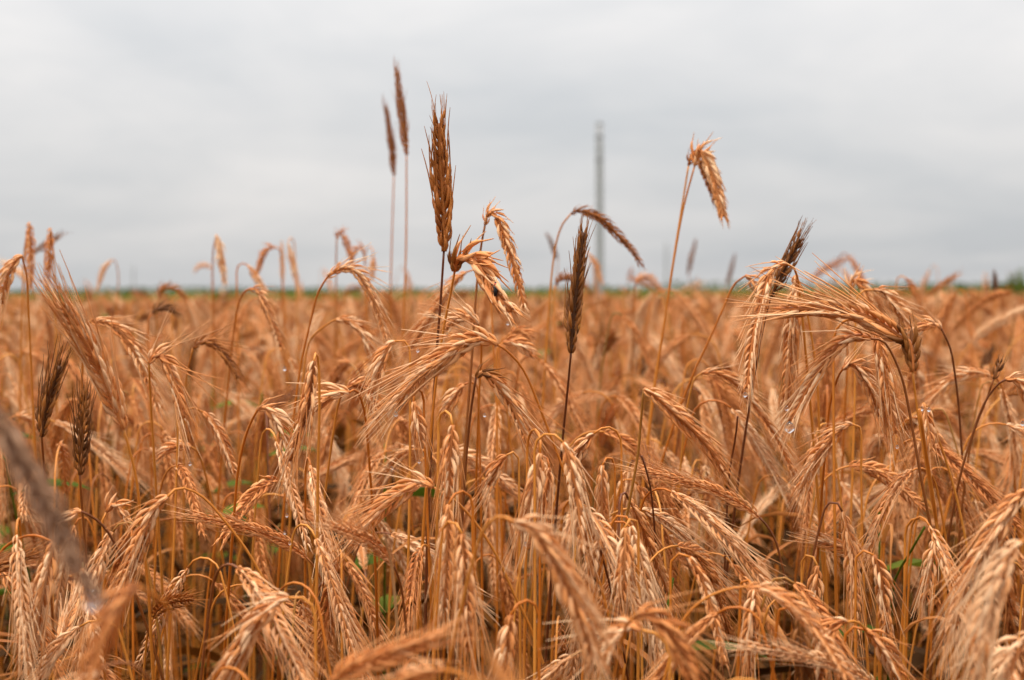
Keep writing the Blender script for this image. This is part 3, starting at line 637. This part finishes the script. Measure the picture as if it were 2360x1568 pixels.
# rain drops
for px, py, d, s, lb in [
    (1820, 984, 1.036, 0.0076, 'large clear drop hanging from the tip of a bowed ear'),
    (1813, 941, 1.145, 0.0036, 'drop on the bristles of the long limp ear'),
    (1717, 910, 1.095, 0.0036, 'drop at the end of the pale drooping ear'),
    (211, 1385, 0.495, 0.0055, 'blurred white drop at the tip of the very close ear'),
    (1170, 746, 1.02, 0.0024, 'tiny drop below the thick curled ear'),
    (1162, 708, 1.03, 0.0034, 'drop clinging to the tip of the thick curled ear'),
    (2125, 942, 1.04, 0.0030, 'drop on the stalks below the dark knee, the left of two'),
    (2141, 944, 1.04, 0.0030, 'drop on the stalks below the dark knee, the right of two'),
    (2357, 976, 1.08, 0.0034, 'drop at the far right by the crossing stalks'),
    (963, 808, 1.02, 0.0026, 'drop among bristles of the long slanting ear'),
    (913, 955, 1.02, 0.0030, 'drop at the tip of the long slanting ear'),
    (1117, 957, 1.05, 0.0026, 'drop on a stalk below the black-crowned ear'),
    (656, 850, 1.3, 0.0034, 'drop at the tip of the long blurred arching ear'),
    (661, 1188, 1.0, 0.0024, 'drop on bristles below the pale open-husked ear'),
    (656, 1228, 1.0, 0.0022, 'lower drop on the same bristles'),
    (668, 1252, 1.0, 0.0022, 'lowest drop on those bristles'),
    (607, 1346, 0.97, 0.0022, 'drop on the hooped golden stalk'),
    (438, 1069, 1.1, 0.0026, 'drop under the flat-arched narrow ear'),
    (903, 1079, 1.05, 0.0026, 'drop above the golden nodding ear'),
    (966, 1064, 1.05, 0.0024, 'drop beside the orange stalks above the golden nodding ear'),
    (1211, 1254, 0.96, 0.0024, 'drop below the ear with gaping dark husks'),
    (1240, 1430, 0.9, 0.0024, 'drop low beside the long diagonal orange stalk'),
    (2068, 1030, 1.08, 0.0026, 'drop at the end of the bunch-like pale ear')]:
    water_drop(P(px, py, d), s, lb)

# beetle on the thick curled ear
M_black, _, _, bs = new_mat('beetle shell'); bs.inputs['Base Color'].default_value = (0.012, 0.012, 0.014, 1); bs.inputs['Roughness'].default_value = 0.22
M_red, _, _, bs = new_mat('beetle red'); bs.inputs['Base Color'].default_value = (0.45, 0.05, 0.03, 1); bs.inputs['Roughness'].default_value = 0.4
M_wing, _, _, bs = new_mat('insect wing'); bs.inputs['Base Color'].default_value = (0.25, 0.25, 0.26, 1); bs.inputs['Roughness'].default_value = 0.3; bs.inputs['Alpha'].default_value = 0.5
def blob(c, r, nu=8, nv=12):
    v = []; f = []
    for i in range(1, nu):
        th = math.pi * i / nu
        for k in range(nv):
            a = 2 * math.pi * k / nv; v.append([c[0] + r[0] * math.sin(th) * math.cos(a), c[1] + r[1] * math.sin(th) * math.sin(a), c[2] + r[2] * math.cos(th)])
    for i in range(nu - 2):
        for k in range(nv):
            k2 = (k + 1) % nv; f.append((i * nv + k, (i + 1) * nv + k, (i + 1) * nv + k2, i * nv + k2))
    f.append(tuple(range(nv))); f.append(tuple((nu - 2) * nv + k for k in range(nv))[::-1])
    return np.array(v), f
def part(name, shapes, mat, parent):
    mb = MB()
    for v, f in shapes: mb.add(v, f)
    return link(name, mb.mesh(name, [mat]), parent)
bt = tag(link('beetle', None, loc=P(1142, 670, 1.033)), 'tiny black beetle with reddish front clinging to the thick curled ear', 'beetle')
part('wing_case', [blob((-0.0006, -0.001, -0.0005), (0.00095, 0.0015, 0.0042))], M_black, bt)
part('wing_case', [blob((0.0006, -0.001, -0.0005), (0.00095, 0.0015, 0.0042))], M_black, bt)
part('thorax', [blob((0, -0.0006, 0.0044), (0.0012, 0.0012, 0.0010))], M_red, bt)
part('head', [blob((0, -0.0004, 0.0057), (0.0008, 0.0008, 0.0007))], M_black, bt)
for s in (-1, 1):
    for z in (0.004, 0.002, -0.001):
        part('leg', [tube(np.array([[0, 0, z], [s * 0.0026, -0.0003, z + 0.0006], [s * 0.0034, 0.0024, z - 0.001]]), 0.00018, 5)], M_black, bt)
    part('antenna', [tube(np.array([[s * 0.0004, -0.0005, 0.0068], [s * 0.0011, -0.001, 0.0085], [s * 0.0024, -0.001, 0.0098]]), 0.0001, 4)], M_black, bt)
for px, py, s, lb in ((1906, 654, 1.0, 'tiny dark fly in the air beyond the horizontal ear, the larger of two'), (1928, 647, 0.6, 'tiny dark fly in the air, the smaller of two')):
    fl = tag(link('fly', None, loc=P(px, py, 1.1)), lb, 'fly', 'flies over the crop'); fl.scale = (s, s, s)
    part('body', [blob((0, 0, 0), (0.0011, 0.0008, 0.0008)), blob((0.0013, 0, 0.0002), (0.0005, 0.0005, 0.0005))], M_black, fl)
    for sg in (-1, 1):
        part('wing', [(np.array([[0, 0, 0.0006], [-0.0008, sg * 0.0012, 0.0014], [-0.002, sg * 0.0016, 0.0016], [-0.0012, sg * 0.0004, 0.0009]]), [(0, 1, 2, 3)])], M_wing, fl)

# loose straws and a green blade
def stalk_thing(name, label, cat, d, pts, mat, r=0.0013, group=None):
    rnd = np.random.default_rng(int(pts[0][0]))
    p = [P(x, y, d + 0.02 * k) for k, (x, y) in enumerate(pts)]; p = list(catmull(p, 0.015)); p = np.array(down_to_soil(p, rnd))
    foot = np.array([p[-1][0], p[-1][1], 0]); HERO_XY.append(foot[:2])
    root = tag(link(name, None, loc=foot), label, cat, group)
    mb = MB(); v, f = tube(p - foot, np.linspace(r * 0.7, r * 1.3, len(p)), 6); mb.add(v, f)
    link('stem', mb.mesh('stem', [MAT[mat]]), root)
    i = int(len(p) * 0.45); v, f = leaf_mesh(p[i] - foot, rnd); mb = MB(); mb.add(v, f, 0.5); link('leaf', mb.mesh('leaf', [MAT['leaf_dry']]), root)
    return root
stalk_thing('dry_straw', 'bare pale cream straw standing without an ear', 'straw', 0.84, [(884,1242),(892,1262),(902,1300),(914,1422),(922,1565)], 'stem_pale', 0.0011)
stalk_thing('dry_straw', 'bare dark maroon straw beside the trailing pale ear', 'straw', 0.97, [(1324,1091),(1352,1167),(1376,1238),(1408,1358)], 'stem_dark', 0.001)
stalk_thing('dry_straw', 'bare dark straw curving down below the greenish stalk', 'straw', 1.05, [(1479,1051),(1499,1123),(1510,1240),(1515,1350)], 'stem_dark', 0.001)
stalk_thing('dry_straw', 'bare orange straw behind the smooth sweeping ear', 'straw', 1.1, [(1700,960),(1695,1010),(1680,1100),(1672,1250)], 'stem_dark', 0.0011)
stalk_thing('dry_straw', 'stout bare orange straw right of the two crossing stalks', 'straw', 1.02, [(2119,944),(2135,1050),(2155,1180),(2170,1300),(2200,1541)], 'stem_orange', 0.0018)
stalk_thing('grass_stalk', 'short green grass stalk slanting between the dry stalks', 'grass', 1.0, [(2131,1215),(2097,1275),(2063,1334),(2055,1400)], 'leaf_green', 0.0012)

# ------------------------------------------------------------------ the crop: shapes to copy
def plant_variant(i):
    r = np.random.default_rng(900 + i)
    kind = ['hanging', 'nodding', 'hanging', 'hanging', 'nodding', 'hanging', 'slanting', 'hanging'][i % 8]
    if i in (13, 27): kind = 'upright'
    end = {'nodding': r.uniform(120, 150), 'hanging': r.uniform(152, 178), 'slanting': r.uniform(55, 100), 'upright': r.uniform(5, 28)}[kind]
    end = R(end); ap = 1.21 * r.uniform(0.94, 1.06)
    lean = R(r.uniform(1, 7)); neck = r.uniform(0.02, 0.05) if kind == 'hanging' else r.uniform(0.03, 0.08); earl = r.uniform(0.075, 0.115)
    neck_turn = r.uniform(0.72, 0.97) if kind == 'hanging' else r.uniform(0.45, 0.8)              # share of the bend in the stalk, the rest within the ear
    th = lean; x = z = 0.0; step = 0.006; pts = [(0, 0, 0)]
    tw = r.normal(0, 0.3); y = 0.0
    while z < 0.92: x += math.sin(th) * step * 4; z += math.cos(th) * step * 4; pts.append((x, y, z))
    n = int(neck / step); slow = 14
    for k in range(slow): th += R(0.8); x += math.sin(th) * step * 1.5; z += math.cos(th) * step * 1.5; pts.append((x, y, z))
    tot = end - th
    for k in range(n):
        th += tot * neck_turn / n; x += math.sin(th) * step; z += math.cos(th) * step; y += tw * step * 0.3; pts.append((x, y, z))
    stem = np.array(pts); ear = [pts[-1]]; m = int(earl / 0.003)
    for k in range(m):
        wgt = 3 * (1 - k / m) ** 2; th += tot * (1 - neck_turn) / m * wgt
        x += math.sin(th) * 0.003; z += math.cos(th) * 0.003; y += tw * 0.003 * 0.5; ear.append((x, y, z))
    ear = np.array(ear); top = max(stem[:, 2].max(), ear[:, 2].max()); dz = ap - top
    # move the whole head so that its top lies at the wanted height; the straight part takes the difference
    stem[:, 2] = np.where(stem[:, 2] < 0.92, stem[:, 2] * (0.92 + dz) / 0.92, stem[:, 2] + dz); ear[:, 2] += dz
    st = np.vstack([resample(stem[:40], 0.08), resample(stem[40:], 0.0075)])[::-1]
    mb = MB(); v, f = tube(st, stem_radii(st), 5); mb.add(v, f, r.uniform(0.2, 0.9))
    a = r.uniform(0, math.pi); ref = np.array([math.cos(a) * 0.3, math.sin(a), math.cos(a)])
    aw = ['long', 'mid', 'long', 'long', 'short', 'mid', 'long'][i % 7]
    eb = ear_joined(ear, ref, r.uniform(0.78, 0.98), aw, r)
    emat = 'dark' if kind == 'upright' else ('brown' if i % 16 == 6 else 'straw')
    smat = ['stem_orange', 'stem_orange', 'stem_dark', 'stem_orange', 'stem_orange', 'stem_green'][i % 6]
    parts = [('stem', mb.arrays(), MAT[smat]), ('ear', eb.arrays(), MAT[emat])]
    for k in range(int(r.integers(0, 2))):
        lb = MB(); j = int(len(st) * r.uniform(0.35, 0.8)); v, f = leaf_mesh(st[j], r); lb.add(v, f, r.uniform(0.1, 0.9))
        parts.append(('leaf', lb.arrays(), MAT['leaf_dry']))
    for k in range(4):  # broad dark leaves added to soak up light and back the gaps
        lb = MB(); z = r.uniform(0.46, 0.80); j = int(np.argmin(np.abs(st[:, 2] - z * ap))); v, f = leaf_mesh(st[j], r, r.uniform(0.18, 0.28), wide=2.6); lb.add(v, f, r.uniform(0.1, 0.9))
        parts.append(('leaf', lb.arrays(), MAT['leaf_shade']))
    look = {'long': 'long-bristled', 'mid': 'bristly', 'short': 'short-bristled'}[aw] + {'straw': ' straw', 'brown': ' brown', 'dark': ' dark'}[emat]
    stalk = {'stem_orange': 'orange', 'stem_dark': 'maroon', 'stem_green': 'greenish'}[smat]
    return dict(kind=kind, top=ap, parts=parts, look=look, stalk=stalk, mats=[m for _, _, m in parts])

NV = 32
VAR = [plant_variant(i) for i in range(NV)]
for v in VAR:
    v['meshes'] = [(n, to_mesh(n, a[0], a[1], a[2], [m])) for n, a, m in v['parts']]
    vs, fs, ts, mi, off = [], [], [], [], 0
    for k, (n, a, m) in enumerate(v['parts']):
        vs.append(a[0]); ts.append(a[2]); fs += [tuple(j + off for j in q) for q in a[1]]; mi += [k] * len(a[1]); off += len(a[0])
    v['whole'] = to_mesh('rye_shape', np.concatenate(vs), fs, np.concatenate(ts), v['mats'], mi)

# ------------------------------------------------------------------ where the crop stands
hero = np.array(HERO_XY)
def project(p):
    q = p - CAM; z = q @ F_
    return 1180 + FPX * (q @ R_) / z, 784 - FPX * (q @ U_) / z
plants = []                                # x, y, top height, azimuth, variant
def sow(y0, y1, dens, margin, sd, mean):
    area_x = lambda y: 0.40 * max(y, 0.0) + margin
    yy = y0
    n = 0
    cell = 1 / math.sqrt(dens)
    y = y0
    while y < y1:
        hw = area_x(y); x = -hw
        while x < hw:
            px, py = x + rng.uniform(-.6, .6) * cell, y + rng.uniform(-.6, .6) * cell
            x += cell
            top = H + rng.normal(mean - 0.0064 * max(0.0, py - 5.0), sd)
            top = min(top, H + 0.05 if py < 6 else H + 0.08)
            # near the lens only what stays below the lower part of the view
            lim = H - py * float(np.interp(py, [0.5, 0.7, 0.9, 1.05, 1.5, 1.9], [0.31, 0.27, 0.19, 0.125, 0.055, 0.0]))
            if abs(px) > 0.40 * max(py, 0) + 0.16: lim = 9
            if top > lim: top = lim - abs(rng.normal(0, 0.05))
            if y0 > 0 and py < 0.3: continue
            if y0 < 0 and math.hypot(px, py) < 0.42: continue
            az = rng.normal(0.0, 1.35) if rng.random() < 0.75 else rng.uniform(-math.pi, math.pi)
            plants.append((px, py, top, az))
        y += cell
sow(0.32, 1.35, 215, 1.1, 0.09, -0.17)
sow(1.35, 3.2, 265, 1.1, 0.085, -0.16)
n_near = len(plants)
sow(-1.5, 0.32, 230, 1.4, 0.06, -0.15)
sow(3.2, 8.0, 210, 0.9, 0.085, -0.16)
sow(8.0, 18.0, 110, 1.0, 0.075, -0.16)
sow(18.0, FIELD_END - 0.3, 55, 1.2, 0.06, -0.14)
for _ in range(34):                        # a few plants that outgrew the rest
    y = rng.uniform(1.9, 6.5); x = rng.uniform(-0.37, 0.37) * y
    plants.append((x, y, H + rng.uniform(-0.02, 0.075), rng.normal(0, 1.3)))
tops = np.array([v['top'] for v in VAR])
final = []
for k, (x, y, top, az) in enumerate(plants):
    if y < 3 and len(hero) and np.min(np.hypot(hero[:, 0] - x, hero[:, 1] - y)) < 0.012: continue
    for _ in range(30):
        vi = int(rng.integers(NV)); sz = top / tops[vi]
        if 0.70 < sz < 1.14 and (VAR[vi]['kind'] != 'upright' or (rng.random() < 0.35)): break
    s = rng.uniform(0.92, 1.08)
    final.append((x, y, top, az, vi, s, sz))
# the ones that show largest become plants of their own
seen = []
for k, (x, y, top, az, vi, s, sz) in enumerate(final):
    if 0.35 < y < 2.6:
        u, v_ = project(np.array([x, y, top - 0.05]))
        if -60 < u < 2420 and v_ < 1600: seen.append((y, k))
seen.sort()
N_OWN = 300 - len([1 for o in bpy.data.objects if o.name.startswith('rye_plant')])
own = set(k for _, k in seen[:max(0, N_OWN)])
def short(lb):
    for c in (',', ' with ', ' and ', ' whose '): lb = lb.split(c)[0]
    return ' '.join(lb.split()[:7])
def nearby(x, y, z):
    u, v_ = project(np.array([x, y, z]))
    u = min(max(u, 0), 2360)
    return min(HERO_UV, key=lambda h: (h[0] - u) ** 2 + (h[1] - v_) ** 2 + (500 * (h[2] - y)) ** 2)[3]
for k in sorted(own):
    x, y, top, az, vi, s, sz = final[k]; v = VAR[vi]
    r = link('rye_plant', None, loc=(x, y, 0)); r.rotation_euler = (0, 0, az); r.scale = (s, s, sz)
    tag(r, v['look'] + ' ear ' + v['kind'] + ' on ' + v['stalk'] + ' stalk near the ' + short(nearby(x, y, top - 0.05)), 'rye', 'rye plants in the field')
    for n, me in v['meshes']: link(n, me, r)
rest = [q for k, q in enumerate(final) if k not in own]
print('own', len(own), 'rest', len(rest))

me = bpy.data.meshes.new('rye_crop')
me.from_pydata([(q[0], q[1], 0.0) for q in rest], [], [])
def vattr(name, typ, data, key='value'):
    a = me.attributes.new(name, typ, 'POINT'); a.data.foreach_set(key, np.asarray(data).ravel())
vattr('az', 'FLOAT', np.array([q[3] for q in rest], np.float32))
vattr('vid', 'INT', np.array([q[4] for q in rest], np.int32))
vattr('scl', 'FLOAT_VECTOR', np.array([(q[5], q[5], q[6]) for q in rest], np.float32), 'vector')
crop = link('rye_crop', me)
tag(crop, 'dense mass of ripe rye filling the field to its far edge', 'crop', kind='stuff')
ng = bpy.data.node_groups.new('sow rye', 'GeometryNodeTree')
ng.interface.new_socket('Geometry', in_out='INPUT', socket_type='NodeSocketGeometry')
ng.interface.new_socket('Geometry', in_out='OUTPUT', socket_type='NodeSocketGeometry')
gi, go = ng.nodes.new('NodeGroupInput'), ng.nodes.new('NodeGroupOutput')
iop = ng.nodes.new('GeometryNodeInstanceOnPoints'); iop.inputs['Pick Instance'].default_value = True
jn = ng.nodes.new('GeometryNodeJoinGeometry')
for v in reversed(VAR):
    so = bpy.data.objects.new('rye_shape', v['whole'])
    oi = ng.nodes.new('GeometryNodeObjectInfo'); oi.inputs['Object'].default_value = so
    g2 = ng.nodes.new('GeometryNodeGeometryToInstance')
    ng.links.new(oi.outputs['Geometry'], g2.inputs[0]); ng.links.new(g2.outputs[0], jn.inputs[0])
def named(n, typ):
    a = ng.nodes.new('GeometryNodeInputNamedAttribute'); a.data_type = typ; a.inputs['Name'].default_value = n; return a.outputs['Attribute']
cxyz = ng.nodes.new('ShaderNodeCombineXYZ'); ng.links.new(named('az', 'FLOAT'), cxyz.inputs[2])
e2r = ng.nodes.new('FunctionNodeEulerToRotation'); ng.links.new(cxyz.outputs[0], e2r.inputs[0])
ng.links.new(gi.outputs[0], iop.inputs['Points']); ng.links.new(jn.outputs[0], iop.inputs['Instance'])
ng.links.new(named('vid', 'INT'), iop.inputs['Instance Index'])
ng.links.new(e2r.outputs[0], iop.inputs['Rotation']); ng.links.new(named('scl', 'FLOAT_VECTOR'), iop.inputs['Scale'])
ng.links.new(iop.outputs[0], go.inputs[0])
md = crop.modifiers.new('sow rye', 'NODES'); md.node_group = ng

# ------------------------------------------------------------------ green weeds between the stalks
def weed(x, y, h, label, seed):
    r = np.random.default_rng(seed); root = tag(link('green_weed', None, loc=(x, y, 0)), label, 'weed', 'green weeds in the crop')
    st = catmull([[0, 0, 0], [r.normal(0, .02), r.normal(0, .02), h * .5], [r.normal(0, .04), r.normal(0, .04), h]], 0.06)
    mb = MB(); vv, ff = tube(st, np.linspace(0.0025, 0.0012, len(st)), 5); mb.add(vv, ff, .4); link('stem', mb.mesh('stem', [MAT['leaf_green']]), root)
    for k in range(9):
        i = int(len(st) * (0.45 + 0.54 * k / 9)); a = k * 2.4 + r.normal(0, .3); d = np.array([math.cos(a), math.sin(a), 0])
        ln = r.uniform(0.06, 0.10); q = [st[i]]; v = unit(d + [0, 0, 0.8])
        for j in range(6): v = unit(v + [0, 0, -0.22]); q.append(q[-1] + v * ln / 6)
        vv, ff = ribbon(np.array(q), 0.016 * np.array([.15, .6, .95, 1, .8, .45, .05]), np.cross(d, [0, 0, 1]), r.normal(0, .5), .3)
        mb = MB(); mb.add(vv, ff, r.uniform(.2, .8)); link('leaf', mb.mesh('leaf', [MAT['leaf_green']]), root)
WL = 'leafy green weed growing among stalks'
for i, (px, py, d) in enumerate([(1236, 690, 3.2), (545, 900, 1.9), (655, 930, 1.7), (150, 1010, 1.5), (265, 690, 4.5), (440, 850, 2.2), (30, 900, 1.8), (900, 1020, 1.5), (1960, 1180, 1.4), (1220, 1310, 1.1), (1330, 690, 5.0), (1800, 690, 5.5), (700, 700, 5.0)]):
    p = P(px, py, d); weed(p[0], p[1], p[2], WL + ' near the ' + short(nearby(*p)), 60 + i)
